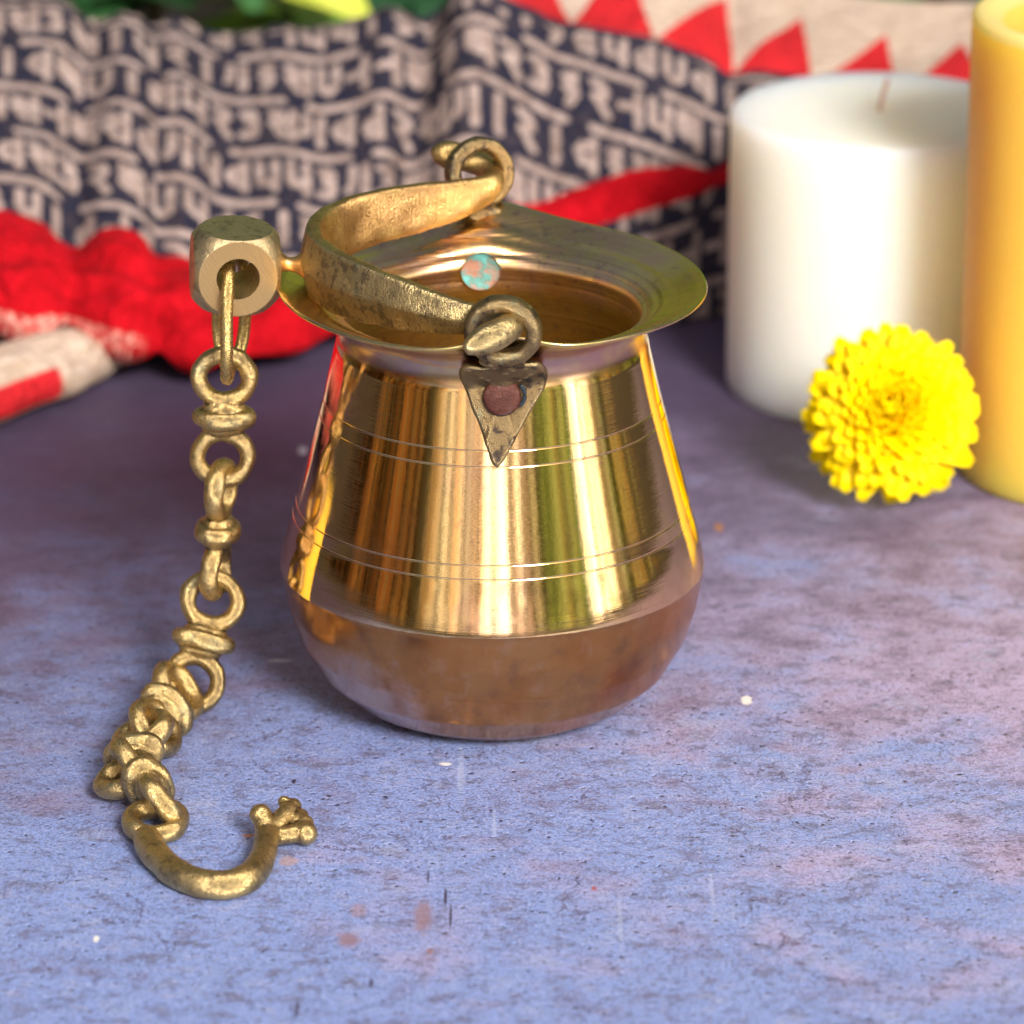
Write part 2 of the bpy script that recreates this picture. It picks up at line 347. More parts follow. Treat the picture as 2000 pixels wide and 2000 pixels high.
h = t.m('ADD', b3, t.m('MULTIPLY', b5, .8)); h = t.m('ADD', h, t.ss(pit, .05, .25, 0, .8)); t.P('Normal', t.bump(h, .5, .0014))

# cloth: attributes carry the block print (distance to a printed stroke) and the colour zones
M_cloth, t = material('block_printed_cotton')
def attr(nm): n = t.node('ShaderNodeAttribute'); n.attribute_name = nm; return n.outputs['Fac']
uvn = t.node('ShaderNodeAttribute'); uvn.attribute_name = 'flat'; uvp = uvn.outputs['Vector']
pr = attr('ink'); red = attr('red'); bei = attr('beige'); tri = attr('triangle')
nn = t.noise(uvp, 5., 4, .65); fade = t.noise(uvp, 2.2, 4, .7)
ink = t.ss(t.m('ADD', pr, t.m('MULTIPLY', t.m('SUBTRACT', nn, .5), .20)), .165, .105)
wv = t.noise(uvp, 16., 2, .5)
navy = t.mix(t.ss(fade, .35, .65), (.010, .013, .034), (.038, .032, .044))
pale = t.mix(t.ss(fade, .3, .7), (.23, .17, .15), (.43, .35, .33))
pale = t.mix(t.m('MULTIPLY', t.ss(wv, .55, .7), .35), pale, (.2, .15, .14))
c = t.mix(ink, navy, pale)
rd = t.mix(t.ss(t.noise(uvp, 1.2, 4, .6), .3, .7), (.33, .0, .004), (.50, .002, .011))
bg_ = t.mix(t.ss(t.noise(t.v('MULTIPLY', uvp, (1, 5, 1)), 1., 4, .6), .35, .65), (.50, .38, .29), (.62, .51, .43))
tr = t.ss(t.m('ADD', tri, t.m('MULTIPLY', t.m('SUBTRACT', nn, .5), .10)), .05, -.05)
bg_ = t.mix(tr, bg_, t.mix(.35, rd, (.8, .05, .06)))
c = t.mix(t.ss(bei, .4, .6), c, bg_)
worn = t.m('MULTIPLY', attr('worn'), t.ss(nn, .42, .6)); rd = t.mix(worn, rd, (.72, .36, .30))
c = t.mix(t.ss(red, .45, .55), c, rd)
t.P('Base Color', c); t.P('Roughness', .85); t.P('Specular IOR Level', .15); t.P('Sheen Weight', .0)
wx = t.sep(uvp)
weave = t.m('ADD', t.m('SINE', t.m('MULTIPLY', wx[0], 60.)), t.m('SINE', t.m('MULTIPLY', wx[1], 60.)))
cr_ = t.m('ABSOLUTE', t.m('SUBTRACT', t.noise(uvp, .75, 4, .55, 1.2), .5)); cr2 = t.m('ABSOLUTE', t.m('SUBTRACT', t.noise(uvp, 1.9, 3, .5, .8), .5))
crum = t.bump(t.m('ADD', cr_, t.m('MULTIPLY', cr2, .45)), .8, .007)
t.P('Normal', t.bump(t.m('ADD', t.m('MULTIPLY', weave, .15), fade), .5, .0012, crum))

def wax(name, col, sub, rad, rough=.42):
    m, t = material(name); p = t.obj(); n = t.noise(p, .5, 3, .5)
    t.P('Base Color', t.mix(n, col, tuple(q*.96 for q in col))); t.P('Subsurface Weight', sub); t.P('Subsurface Radius', rad); t.P('Subsurface Scale', .05)
    t.P('Roughness', rough); t.P('Specular IOR Level', .45); t.P('Normal', t.bump(t.noise(p, 1.1, 4, .5), .12, .002)); return m
M_white = wax('white_wax', (.97, .91, .78), 1., (1., .75, .5), .6)
M_orange = wax('orange_wax', (1., .60, .09), .85, (1., .6, .15), .55)
M_orim = wax('pale_wax_rim', (.92, .66, .22), .6, (1., .6, .2))
M_wick, t = material('cotton_wick'); t.P('Base Color', (.55, .36, .28)); t.P('Roughness', .9)
M_petal, t = material('yellow_petal')
p = t.obj(); rr = t.node('ShaderNodeAttribute'); rr.attribute_name = 'shade'
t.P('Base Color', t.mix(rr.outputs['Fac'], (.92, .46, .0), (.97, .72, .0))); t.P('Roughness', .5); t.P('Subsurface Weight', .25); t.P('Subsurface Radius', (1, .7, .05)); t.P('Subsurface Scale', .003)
t.P('Specular IOR Level', .12)
M_stalk, t = material('flower_green'); t.P('Base Color', (.08, .16, .03)); t.P('Roughness', .6)
def leafmat(name, a, b):
    m, t = material(name); p = t.obj(); n = t.noise(p, .25, 4, .6)
    t.P('Base Color', t.mix(t.ss(n, .35, .65), a, b)); t.P('Roughness', .38); t.P('Subsurface Weight', .1); return m
M_leaf = leafmat('green_leaf', (.022, .085, .028), (.05, .15, .04))
M_leaf2 = leafmat('light_green_leaf', (.10, .22, .03), (.20, .34, .04))
M_leaf3 = leafmat('yellow_green_leaf', (.38, .46, .04), (.55, .58, .10))
M_leaf4 = leafmat('deep_green_leaf', (.012, .04, .022), (.02, .07, .03))
M_stem, t = material('plant_stem'); t.P('Base Color', (.11, .085, .04)); t.P('Roughness', .7)
M_soil, t = material('dark_soil'); p = t.obj(); n = t.noise(p, .5, 6, .7)
t.P('Base Color', t.mix(n, (.012, .014, .01), (.06, .045, .03))); t.P('Roughness', .95); t.P('Normal', t.bump(n, .8, .01))

# ------------------------------------------------------------------ setting
def slab(x0, x1, y0, y1, z0, z1):
    V = [(x, y, z) for z in (z0, z1) for x, y in ((x0, y0), (x1, y0), (x1, y1), (x0, y1))]
    return V, [(3, 2, 1, 0), (4, 5, 6, 7), (0, 1, 5, 4), (1, 2, 6, 5), (2, 3, 7, 6), (3, 0, 4, 7)]
o = link('ground', mesh('ground', [(-9000, -9000, -3), (9000, -9000, -3), (9000, 9000, -3), (-9000, 9000, -3)], [(0, 1, 2, 3)], M_soil)); o['kind'] = 'structure'
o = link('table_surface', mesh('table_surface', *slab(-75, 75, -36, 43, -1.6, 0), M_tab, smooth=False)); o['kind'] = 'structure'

# ------------------------------------------------------------------ pot
PROF = [(2.5, 0), (2.85, .05), (3.5, .40), (4.15, 1.0), (4.60, 1.78), (4.84, 2.55), (4.96, 3.2), (5.0, 3.46), (5.015, 3.5), (5.01, 3.54), (4.945, 3.85), (4.86, 4.2), (4.775, 4.5),
        (4.70, 4.74), (4.60, 5.15), (4.04, 7.24), (3.94, 7.62), (3.66, 8.85), (3.63, 9.0), (3.61, 9.03), (3.57, 9.25), (3.58, 9.45), (3.70, 9.68), (3.95, 9.86), (4.35, 10.02), (4.75, 10.17), (4.98, 10.28)]
def groove(zc, dp=.030, hw=.018):             # a turned line with crisp shoulders
    global PROF
    rb = lambda z: float(np.interp(z, [q[1] for q in B0], [q[0] for q in B0]))
    ins = [(rb(zc-hw-.007), zc-hw-.007), (rb(zc-hw), zc-hw), (rb(zc)-dp, zc), (rb(zc+hw), zc+hw), (rb(zc+hw+.007), zc+hw+.007)]
    PROF = sorted([q for q in PROF if abs(q[1]-zc) > hw+.008]+ins, key=lambda q: q[1])
B0 = list(PROF)
for zc in (4.785, 5.10, 7.265, 7.625): groove(zc)
zz = [q[1] for q in PROF]; rr_ = [q[0] for q in PROF]
def body_r(z): return float(np.interp(z, zz, rr_))
EARS = [R(3.5), R(185.)]                  # azimuth, 0 = towards the viewer, + = right
def lipfix(V):
    out = []
    for x, y, z in V:
        r = math.hypot(x, y); a = math.atan2(x, -y)
        if z > 9.5 and r > .1:
            k = min(1, (z-9.5)/.75)
            for i, e in enumerate(EARS):
                dth = (a-e+math.pi) % (2*math.pi)-math.pi
                g = math.exp(-(dth/(.20, .34)[i])**2)*k
                r += g*(-.42, -.30)[i]; z += g*(.22, .62)[i]
            r += k*.05*math.sin(2*a+1.); z += k*.03*math.sin(3*a)
            x, y = r*math.sin(a), -r*math.cos(a)
        out.append((x, y, z))
    return out
out = []
for (a, b), (c_, d_) in zip(PROF, PROF[1:]):
    L = math.hypot(c_-a, d_-b); n = max(1, int(L/.09)) if L > .15 else 1
    for k in range(n): out.append((a+(c_-a)*k/n, b+(d_-b)*k/n))
prof = [(.01, .0)]+out+[PROF[-1], (5.02, 10.32), (5.0, 10.37), (4.95, 10.37)]
nout = len(prof)-1
TH = .09
inn = [(4.72, 10.27), (4.35, 10.13), (4.22, 10.08), (4.18, 10.09), (3.95, 9.99), (3.80, 9.90), (3.76, 9.90), (3.64, 9.80), (3.56, 9.73), (3.52, 9.735), (3.46, 9.62), (3.43, 9.56), (3.46, 9.50), (3.49, 9.25), (3.50, 8.95), (3.58, 8.8)]
for z in np.arange(8.5, 4.9, -.3): inn.append((body_r(z)-TH, z))
inn += [(4.88, 4.0), (4.85, 3.4), (4.7, 2.5), (4.45, 1.8), (4.0, 1.1), (3.4, .55), (2.6, .2), (.01, .15)]
prof += inn
NS = 256
V, Fs = lathe(prof, NS); V = lipfix(V)
mi = [0 if i//NS < nout else 1 for i in range(len(Fs))]
pot = thing('hanging_pot', 'polished brass pot with flared rim, dull copper-toned bowl and strap handle leaning left', 'pot')
bm_ = mesh('body', V, Fs, [M_body, M_in], mi=mi)
body = link('body', bm_, pot)
em = bm_                                    # keep the shoulder line crisp
ekey = {}
for e in em.edges:
    z0, z1 = em.vertices[e.vertices[0]].co.z/S, em.vertices[e.vertices[1]].co.z/S
    r0 = math.hypot(*em.vertices[e.vertices[0]].co.xy)/S
    if abs(z0-z1) < 1e-4 and abs(z0-3.5) < .005 and r0 > 4.95: e.use_edge_sharp = True

# ears: pointed plate riveted to the wall with a ring cast on top
def ear_mesh(name, off_ring, seed, tiltx, dz):
    o2 = spline([(-.17, 7.32), (-.30, 7.55), (-.48, 8.09), (-.72, 8.72), (-.90, 9.15), (-.98, 9.5), (-.82, 9.76), (-.4, 9.74), (0, 9.86), (.4, 9.84), (.80, 9.80), (1.04, 9.45), (1.02, 9.08), (.88, 8.84), (.61, 8.43), (.25, 7.83), (-.04, 7.38)], 5, True)
    cx, cz = 0., 9.0
    V, Fs = [], []; M = len(o2); sh = [(.02, 0), (.35, 0), (.7, 0), (1., 0), (1., .12), (.94, .2), (.7, .21), (.35, .19), (.02, .18)]
    def pos(x, z, h):
        r = body_r(min(z, 9.3))+.02+h
        if z > 9.0: r += .62*((z-9.0)/.85)**1.6
        th = x/r; return (r*math.sin(th), -r*math.cos(th), z)
    for k, h in sh:
        for x, z in o2:
            hh = h+(.10*max(0, (z-9.35)/.5) if h > 0 else -.02)
            if h > 0 and z < 7.9: hh += .05
            V.append(pos(cx+(x-cx)*k, cz+(z-cz)*k, hh))
    for i in range(len(sh)-1):
        for k in range(M): j = (k+1) % M; Fs.append((i*M+k, i*M+j, (i+1)*M+j, (i+1)*M+k))
    Fs.append(tuple(range(M-1, -1, -1))); Fs.append(tuple(range((len(sh)-1)*M, len(sh)*M)))
    c = np.array([off_ring, -4.60, 10.70+dz]); P = []; ref = []
    for a in np.linspace(0, 2*math.pi, 64, endpoint=False):
        q = np.array([.70*math.sin(a), 0., .68*math.cos(a)])
        Mx = np.array(Matrix.Rotation(R(tiltx), 3, 'Z')@Matrix.Rotation(R(12), 3, 'X')); q = Mx@q
        P.append(c+q); ref.append(Mx@np.array([0, 1., 0]))
    rs = np.array([[.185*abs(math.cos(a))**.75*np.sign(math.cos(a)), .25*abs(math.sin(a))**.75*np.sign(math.sin(a))] for a in np.linspace(0, 2*math.pi, 20, endpoint=False)])
    ringp = sweep(P, rs, ref, closed=True)
    nb = ball((off_ring*.8, -4.42, 9.93+dz*.85), .36, 14, (1.5, .6, .5))
    if dz: nb = merge([nb, tube([(0, -4.2, 9.8), (0, -4.5, 10.9)], .3, 12, (0, 1, 0))])
    V, Fs = merge([(V, Fs), ringp, nb])
    me = remesh(V, Fs, .035, M_cast, name, 2); return wobble(me, .022, 3.2, seed)
for i, az_ in enumerate(EARS):
    e = link('ear', ear_mesh('ear', (-.02, -.08)[i], i+1, (-10, 22)[i], (0, .95)[i]), pot); e.rotation_euler = (0, 0, az_)
    e['label'] = ('pointed ear plate with copper rivet facing the viewer', 'ear ring behind the far edge of the rim')[i]
    # rivet: outside head
    def disc(r, y0, y1, cz, cx=0, n=40, lean=0.):
        prof_ = [(0.01, 0), (r*.5, .0), (r*.86, .015), (r, .06), (r*1.0, abs(y1-y0))]
        V, Fs = lathe([(a, -b) for a, b in prof_], n, False, False)
        Mx = Matrix.Rotation(math.pi/2+lean, 3, 'X')
        return [tuple(Vector((cx, y0, cz))+Mx@Vector(q)) for q in V], Fs
    ro = body_r(8.9)+.36
    V, Fs = disc(.43, -ro, -ro+.14, 8.93, .0, lean=R(-12)); me = mesh('rivet', V, Fs, M_cop); wobble(recalc(me), .03, 2.5, i)
    k = link('rivet', me, e)
    if i == 0:
        g = tube(spline([(.40, -ro+.045, 8.70), (.49, -ro+.04, 8.85), (.50, -ro+.04, 9.02), (.42, -ro+.04, 9.2)], 5), .05, 8); k2 = link('rivet_gap', mesh('rivet_gap', *g, M_dark), e)
    # inside end of the same rivet
    z_in, r_in = 9.60, 3.36
    V, Fs = disc(.47, 0, .10, 0, 0); V = [(x, -(r_in)-(y)*1., z_in+z) for x, y, z in [(-x, -y, z) for x, y, z in V]]
    me = mesh('rivet_end', V, Fs, M_teal); wobble(recalc(me), .03, 2.3, i+5)
    k = link('rivet_end', me, e); k['label'] = 'flattened rivet end with blue-green patina inside the neck'

# bail handle: thick strap, ridged outside, ends bent through the ear rings
HP = [  # px, py, depth, half height, half thickness, roundness
    (908, 684, -5.75, .13, .12, 1), (922, 675, -5.68, .24, .23, 1), (950, 662, -5.48, .34, .31, 1), (985, 646, -5.15, .33, .30, 1), (1000, 634, -4.72, .29, .27, 1),
    (985, 628, -4.35, .27, .24, 1), (955, 622, -4.10, .30, .22, .8), (905, 620, -3.88, .38, .22, .45), (850, 610, -3.55, .48, .22, .2), (780, 593, -3.0, .60, .23, .05),
    (700, 568, -2.15, .70, .25, 0), (640, 541, -1.15, .76, .26, 0), (612, 513, -.1, .78, .26, 0), (618, 484, .9, .77, .25, 0), (650, 458, 1.75, .74, .24, 0),
    (710, 430, 2.5, .68, .22, 0), (790, 411, 3.1, .62, .22, .05), (870, 395, 3.6, .53, .22, .2), (930, 378, 4.0, .42, .24, .5), (962, 362, 4.35, .33, .25, 1),
    (963, 343, 4.85, .29, .26, 1), (938, 322, 5.25, .29, .27, 1), (900, 308, 5.45, .33, .30, 1), (868, 302, 5.5, .33, .31, 1), (848, 303, 5.5, .20, .18, 1), (843, 304, 5.5, .08, .07, 1)]
rows = spline([list(at(a, b, c_))+[h_, t_, r_] for a, b, c_, h_, t_, r_ in HP], 7)
secs = []
for q in rows:
    h_, t_, r_ = q[3], q[4], max(0, min(1, q[5])); pl = []
    for a in np.linspace(0, 2*math.pi, 28, endpoint=False):
        ca, sa = math.cos(a), math.sin(a)
        cx, cy = t_*ca, h_*sa
        # strap section: flat inside (+side), ridge outside
        e = .35; sxv = t_*abs(ca)**.45*np.sign(ca); syv = h_*abs(sa)**.6*np.sign(sa)
        if ca < 0: sxv = -t_*(1.25-.75*abs(syv/h_))
        pl.append((cx*r_+sxv*(1-r_), cy*r_+syv*(1-r_)))
    secs.append(np.array(pl))
V, Fs = sweep(rows[:, :3], secs, (0, 0, 1))
# orientation: ridge must face away from the pot axis
mid = len(rows)//2
hm = remesh(V, Fs, .045, M_handle, 'handle', 1); wobble(hm, .03, 1.7, 3)
handle = link('handle', hm, pot); handle['label'] = 'thick curved strap handle leaning over the left rim'

# drilled knob on the handle
kc = at(459, 519, 0)
def knob():
    V, Fs = ball((0, 0, 0), 1.25, 40)
    a = mesh('k', V, Fs, M_knob); recalc(a)
    cb = mesh('c', *slab(-1.0, 1.0, -.86, .86, -.93, .93), M_cut, smooth=False); recalc(cb)
    cl = mesh('d', [(x, z, y) for x, y, z in lathe([(.50, -2), (.50, 2)], 48, True, True)[0]], lathe([(.50, -2), (.50, 2)], 48, True, True)[1], M_knob); recalc(cl)
    oc = bpy.data.objects.new('oc', cb); COL.objects.link(oc); ol = bpy.data.objects.new('ol', cl); COL.objects.link(ol)
    def mods(o):
        m = o.modifiers.new('b', 'BOOLEAN'); m.object = oc; m.operation = 'INTERSECT'; m.solver = 'EXACT'
        m = o.modifiers.new('b2', 'BOOLEAN'); m.object = ol; m.operation = 'DIFFERENCE'; m.solver = 'EXACT'
        m = o.modifiers.new('bv', 'BEVEL'); m.width = .035*S; m.segments = 2; m.limit_method = 'ANGLE'; m.angle_limit = R(25)
    r = baked(a, mods, 'knob'); bpy.data.objects.remove(oc); bpy.data.objects.remove(ol)
    r.materials.clear(); r.materials.append(M_knob); r.materials.append(M_cut)
    for f in r.polygons:
        f.material_index = 1 if (abs(f.normal.y) > .97) else 0
        f.use_smooth = not (abs(f.normal.y) > .97 or abs(f.normal.z) > .97 or abs(f.normal.x) > .97)
    return r
kb = link('knob', knob(), handle, kc); kb.rotation_euler = (R(4), R(3), R(8)); kb['label'] = 'drilled squarish knob left of the handle, chain ring through its hole'
nk_ = spline([[.85, 0, .1, .42], [1.05, 0, .06, .26], [1.22, 0, .03, .17], [1.4, 0, .02, .20], [1.62, 0, .02, .36]], 6)
V, Fs = tube(nk_[:, :3], nk_[:, 3], 18); link('neck', wobble(mesh('neck', V, Fs, M_cut), .03, 3), handle, kc)

# ------------------------------------------------------------------ chain
chain = thing('brass_chain', 'short cast brass chain with wire ring and hook, trailing from handle knob onto table', 'chain', kc)
def rel(p): return np.array(p)-kc
def link_mesh():
    parts = []
    for s_ in (-1, 1):
        P = [(.59*math.sin(a), 0, s_*.98+.57*math.cos(a)) for a in np.linspace(0, 2*math.pi, 48, endpoint=False)]
        parts.append(sweep(P, circ(.20, 16, .24), (0, 1, 0), closed=True))
    co = [(.02, -.40), (.36, -.40), (.50, -.30), (.53, -.22), (.68, -.18), (.76, -.07), (.76, .07), (.68, .18), (.53, .22), (.50, .30), (.36, .40), (.02, .40)]
    V, Fs = lathe(co, 40, True, True); parts.append(([(x, y*.72, z) for x, y, z in V], Fs))
    V, Fs = merge(parts); return V, Fs
LV, LF = link_mesh()
lm = [wobble(remesh(LV, LF, .032, M_chain, 'link', 2), .045, 2.2, s_) for s_ in range(3)]
def place_link(k, top, bot, face, label=None, flip=False):
    top, bot = np.array(top), np.array(bot); c = (top+bot)/2
    z = Vector(top-bot).normalized(); y = Vector(face); y = (y-z*y.dot(z)).normalized(); x = y.cross(z)
    o = link('link', lm[k % 3], chain, rel(c)); o.rotation_euler = Matrix((x, y, z)).transposed().to_euler()
    if label: o['label'] = label
place_link(0, at(438, 737, 0), at(435, 891, 0), (.03, -1, .1))
place_link(1, at(431, 958, -.1), at(421, 1113, -.2), (1, -.22, 0))
place_link(2, at(416, 1170, -.3), atz(377, 1335, .80), (.1, -1, .35))
place_link(0, atz(348, 1347, .88), atz(301, 1424, .74), (.75, -.35, .62))
place_link(1, atz(276, 1440, .78), atz(248, 1506, .60), (-.45, -.25, .85))
place_link(2, atz(262, 1497, .72), atz(317, 1568, .62), (.85, -.45, .35))
# wire ring: two turns
za, zb = kc[2]+.12, at(438, 728, 0)[2]; cz = (za+zb)/2; hz = (za-zb)/2; x0 = at(443, 620, -1)[0]
P = []
for a in np.linspace(0, 4*math.pi, 160):
    ca, sa = math.cos(a), math.sin(a); e = .62
    yb = 1.16*abs(sa)**e*np.sign(sa); zb_ = hz*abs(ca)**e*np.sign(ca)
    back = max(0, sa)
    dx = (.30 if a > 2*math.pi else -.34)*back
    P.append((x0+dx+.05*ca-.09*zb_/hz*0+(.0)*a, yb, cz+zb_))
P = [rel(q) for q in P]
P[-1] = P[0]
V, Fs = tube(P, .148, 14, (1, 0, 0)); link('wire_ring', mesh('wire_ring', V, Fs, M_wire), chain)
# hook
hk = [(287, 1636, .32, .30), (301, 1665, .30, .30), (336, 1700, .30, .31), (386, 1724, .30, .31), (440, 1730, .30, .31), (483, 1716, .30, .30), (508, 1688, .31, .28), (518, 1656, .33, .26), (523, 1630, .36, .28)]
rows = spline([list(atz(a, b, z))+[r_*1.1] for a, b, z, r_ in hk], 8)
sec = []
for q in rows:
    sec.append(np.array([[q[3]*math.cos(a)*.98, max(-.25, q[3]*math.sin(a))] for a in np.linspace(0, 2*math.pi, 24, endpoint=False)]))
parts = [sweep(rows[:, :3], sec, (0, 0, 1))]
ec = atz(304, 1604, .32)
P = [ec+np.array([.56*math.sin(a), .60*math.cos(a), .08*math.cos(a)]) for a in np.linspace(0, 2*math.pi, 48, endpoint=False)]
parts.append(sweep(P, circ(.21, 16, .25), (0, 0, 1), closed=True))
def tp(pts, n=6): q = spline([list(atz(a, b, z))+[r_] for a, b, z, r_ in pts], n); return tube(q[:, :3], q[:, 3], 14, (0.1, .2, 1))
parts += [tp([(523, 1632, .36, .28), (516, 1610, .55, .25), (510, 1594, .68, .22)]), ball(atz(509, 1592, .70), .25, 12),
          tp([(524, 1630, .36, .27), (545, 1607, .5, .24), (566, 1580, .62, .22)]), tp([(530, 1632, .34, .24), (556, 1632, .34, .20), (588, 1625, .33, .24)]),
          ball(atz(570, 1575, .62), .23, 12, (1, 1.2, .8)), ball(atz(588, 1594, .50), .19, 12), ball(atz(597, 1609, .45), .2, 12), ball(atz(598, 1627, .34), .26, 12, (1, 1.2, 1)),
          ball(atz(585, 1608, .40), .26, 12), ball(atz(555, 1566, .72), .15, 10)]
V, Fs = merge(parts); hm = wobble(remesh(V, Fs, .04, M_chain, 'hook', 3), .03, 2.0, 4)
for v in hm.vertices: v.co.z = max(v.co.z, .001)
hm.transform(Matrix.Translation(-Vector(kc)*S))
ho = link('hook', hm, chain); ho['label'] = 'open U-shaped hook with a lumpy clawed tip lying on the table'

# ------------------------------------------------------------------ candles
def candle(name, label, cx, cy, rad, hgt, m, wickp, dish=.0, rim=None):
    t_ = thing(name, label, 'candle', (cx, cy, 0), 'pillar candles beside the pot')
    b = .22
    pr = [(.01, .0), (rad-.12, 0), (rad-.03, .04), (rad, .14)]+[(rad, z) for z in np.linspace(.4, hgt-b-.1, 12)]
    pr += [(rad-b*(1-math.cos(a)), hgt-b+b*math.sin(a)) for a in np.linspace(0, math.pi/2, 7)]
    q = [(rad-b-.25, hgt-.02-dish*.3), (rad-b-.6, hgt-.04-dish), (rad*.5, hgt-.05-dish), (.01, hgt-.06-dish)]
    V, Fs = lathe(pr+q, 96)
    mats = [m]+([rim] if rim else []); mi = None
    if rim: mi = [1 if i//96 >= 15 and i//96 <= len(pr) else 0 for i in range(len(Fs))]
    link('wax', mesh('wax', V, Fs, mats, mi=mi), t_)
    V, Fs = tube(spline(wickp(hgt-.08-dish), 5), .07, 8, (0, 1, 0)); link('wick', mesh('wick', V, Fs, M_wick), t_)
    return t_
g = atz(1418, 748); cc = (at(1703, 748, g[1])[0], g[1]); rad = cc[0]-g[0]
ht = at(1418, 225, g[1])[2]+.18
candle('pillar_candle', 'thick creamy white pillar candle standing behind the yellow flower', cc[0], cc[1], rad, ht, M_white, lambda z: [(.02, 0, z), (.06, 0, z+.35), (.22, 0, z+.95)])
g2 = atz(1884, 914); ht2 = at(1886, 22, g2[1])[2]
candle('pillar_candle', 'tall orange pillar candle cut by the right edge of the photo', g2[0]+3.5, g2[1], 3.7, ht2, M_orange, lambda z: [(0, 0, z), (0, 0, z+.8)], .25, M_orim)
candle('pillar_candle', 'low amber pillar candle beyond the left edge, mirrored in the pot', -17.5, 5.5, 2.6, 4.9, M_orange, lambda z: [(0, 0, z), (0, 0, z+.8)], .2)

# ------------------------------------------------------------------ flower
fc = at(1741, 800, 13.1)
fl = thing('chrysanthemum', 'round yellow chrysanthemum head leaning on the candles', 'flower', (fc[0], fc[1], 0))
V, Fs, SH = [], [], []
axis = Vector((-.10, -.86, .50)).normalized(); e1 = axis.orthogonal().normalized(); e2 = axis.cross(e1)
N = 330
rz = random.Random(3)
for i in range(N):
    u = (i+.5)/N; th = i*2.39996+rz.uniform(-.12, .12); pol = R(5+112*u**.62)+rz.uniform(-.05, .05)
    dirv = axis*math.cos(pol)+(e1*math.cos(th)+e2*math.sin(th))*math.sin(pol)
    L = (.75+1.28*min(1, u*1.7))*rz.uniform(.90, 1.06); root = .35
    pass
    L *= rz.uniform(.93, 1.06) if (u > .55 and dirv.z < -.5) else .94; wd = .23+.15*u; side = dirv.cross(axis).normalized() if pol > .1 else e1
    nrm = side.cross(dirv).normalized()
    if nrm.dot(axis) < 0: nrm = -nrm
    nseg = 6; base = len(V)
    curl = .34*(1-u)+rz.uniform(-.05, .12)
    for k in range(nseg+1):
        s_ = k/nseg; w_ = wd*(math.sin(math.pi*min(1, .12+s_*.80))**.6)*(.65+.5*s_)
        if k == nseg: w_ *= .62
        c_ = dirv*(root+L*s_)+axis*(curl*s_*s_*1.1)-axis*(.25*u*s_**3)
        for a, dp in ((-1, .10), (-.5, .02), (0, -.02), (.5, .02), (1, .10)):
            V.append(tuple(c_+side*(a*w_)+nrm*(dp*(1.2-s_*.5))))
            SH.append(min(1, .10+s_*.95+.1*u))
    for k in range(nseg):
        for a in range(4): q = base+k*5+a; Fs.append((q, q+1, q+6, q+5))
V = [(x, y*.95, z) for x, y, z in V]
pm = mesh('petals', V, Fs, M_petal)
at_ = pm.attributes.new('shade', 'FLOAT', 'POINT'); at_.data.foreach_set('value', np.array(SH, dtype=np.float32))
pm = baked(pm, lambda o: setattr(o.modifiers.new('s', 'SOLIDIFY'), 'thickness', .014*S), 'petals')
zmin = min(v.co.z for v in pm.vertices)/S
zc = max(fc[2], -zmin+.01)
for v in pm.vertices:
    if v.co.z+zc*S < .0005: v.co.z = -zc*S+.0005
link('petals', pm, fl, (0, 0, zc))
V, Fs = ball(tuple(-axis*.15), .62, 14); link('calyx', mesh('calyx', V, Fs, M_stalk), fl, (0, 0, zc))

# ------------------------------------------------------------------ cloth
D2P = 2000/1932.
kx = np.array([-160, 0, 60, 100, 150, 200, 250, 300, 350, 400, 450, 500, 600, 700, 800, 900, 950, 1000, 1100, 1200, 1300, 1400, 1500, 1700, 1932, 2150.])
def cur(*y): return np.array(y, float)
k0 = cur(700, 694, 692, 690, 690, 692, 696, 700, 705, 706, 704, 700, 692, 684, 676, 666, 660, 652, 640, 628, 616, 600, 585, 560, 540, 530)
k1 = cur(590, 615, 632, 618, 628, 648, 660, 672, 684, 686, 680, 668, 640, 600, 545, 470, 440, 440, 430, 402, 366, 332, 292, 250, 200, 180)
k2 = cur(370, 395, 430, 452, 447, 446, 454, 474, 500, 540, 552, 548, 525, 485, 440, 400, 385, 375, 352, 330, 312, 296, 270, 230, 190, 170)
k3 = cur(18, 22, 26, 34, 44, 56, 66, 72, 78, 82, 84, 84, 76, 52, 34, 18, 12, 16, 40, 70, 98, 130, 146, 160, 170, 175)
k4 = cur(-6, -2, 2, 10, 20, 32, 42, 48, 54, 58, 60, 60, 52, 28, 10, -8, -30, -55, -75, -80, -60, -35, -15, 3, 12, 15)
Y1 = cur(*[22.7]*11, 23.6, 24.8, 26.4, 27.6, 28.6, 29, 29.3, 29.6, 29.8, 30, 30, 30, 30, 30, 30)
Y2 = cur(*[26.6]*12, 27.0, 27.8, 28.8, 29.6, 30, 30.3, 30.6, 30.8, 31, 31, 31, 31, 31, 31)
Y3 = np.full(len(kx), 34.)
Y4 = cur(*[35.2]*16, 36.5, 38, 39.5, *[40.5]*7)
Wd = 820; xs = np.linspace(-1400, 2700, Wd)
def ev(a, sm=9):
    v_ = np.interp(xs, kx, a); ker = np.hanning(sm*2+1); ker /= ker.sum()
    return np.convolve(np.pad(v_, sm, 'edge'), ker, 'valid')
E0, E1, E2, E3, E4 = [ev(a, 7)*D2P for a in (k0, k1, k2, k3, k4)]
y1, y2, y3, y4 = [ev(a, 12) for a in (Y1, Y2, Y3, Y4)]
X_ = xs*D2P
curves = []
g0 = np.array([atz(a, b, .05) for a, b in zip(X_, E0)])
push = np.interp(xs, [0, 450, 700, 1000, 1380, 1420, 2140], [6.2, 6.2, 4.2, 0.3, .6, 1.8, 1.8]); g0[:, 1] += push
g0[:, 1] = np.where(xs > 1340, np.maximum(g0[:, 1], 28.4), g0[:, 1])
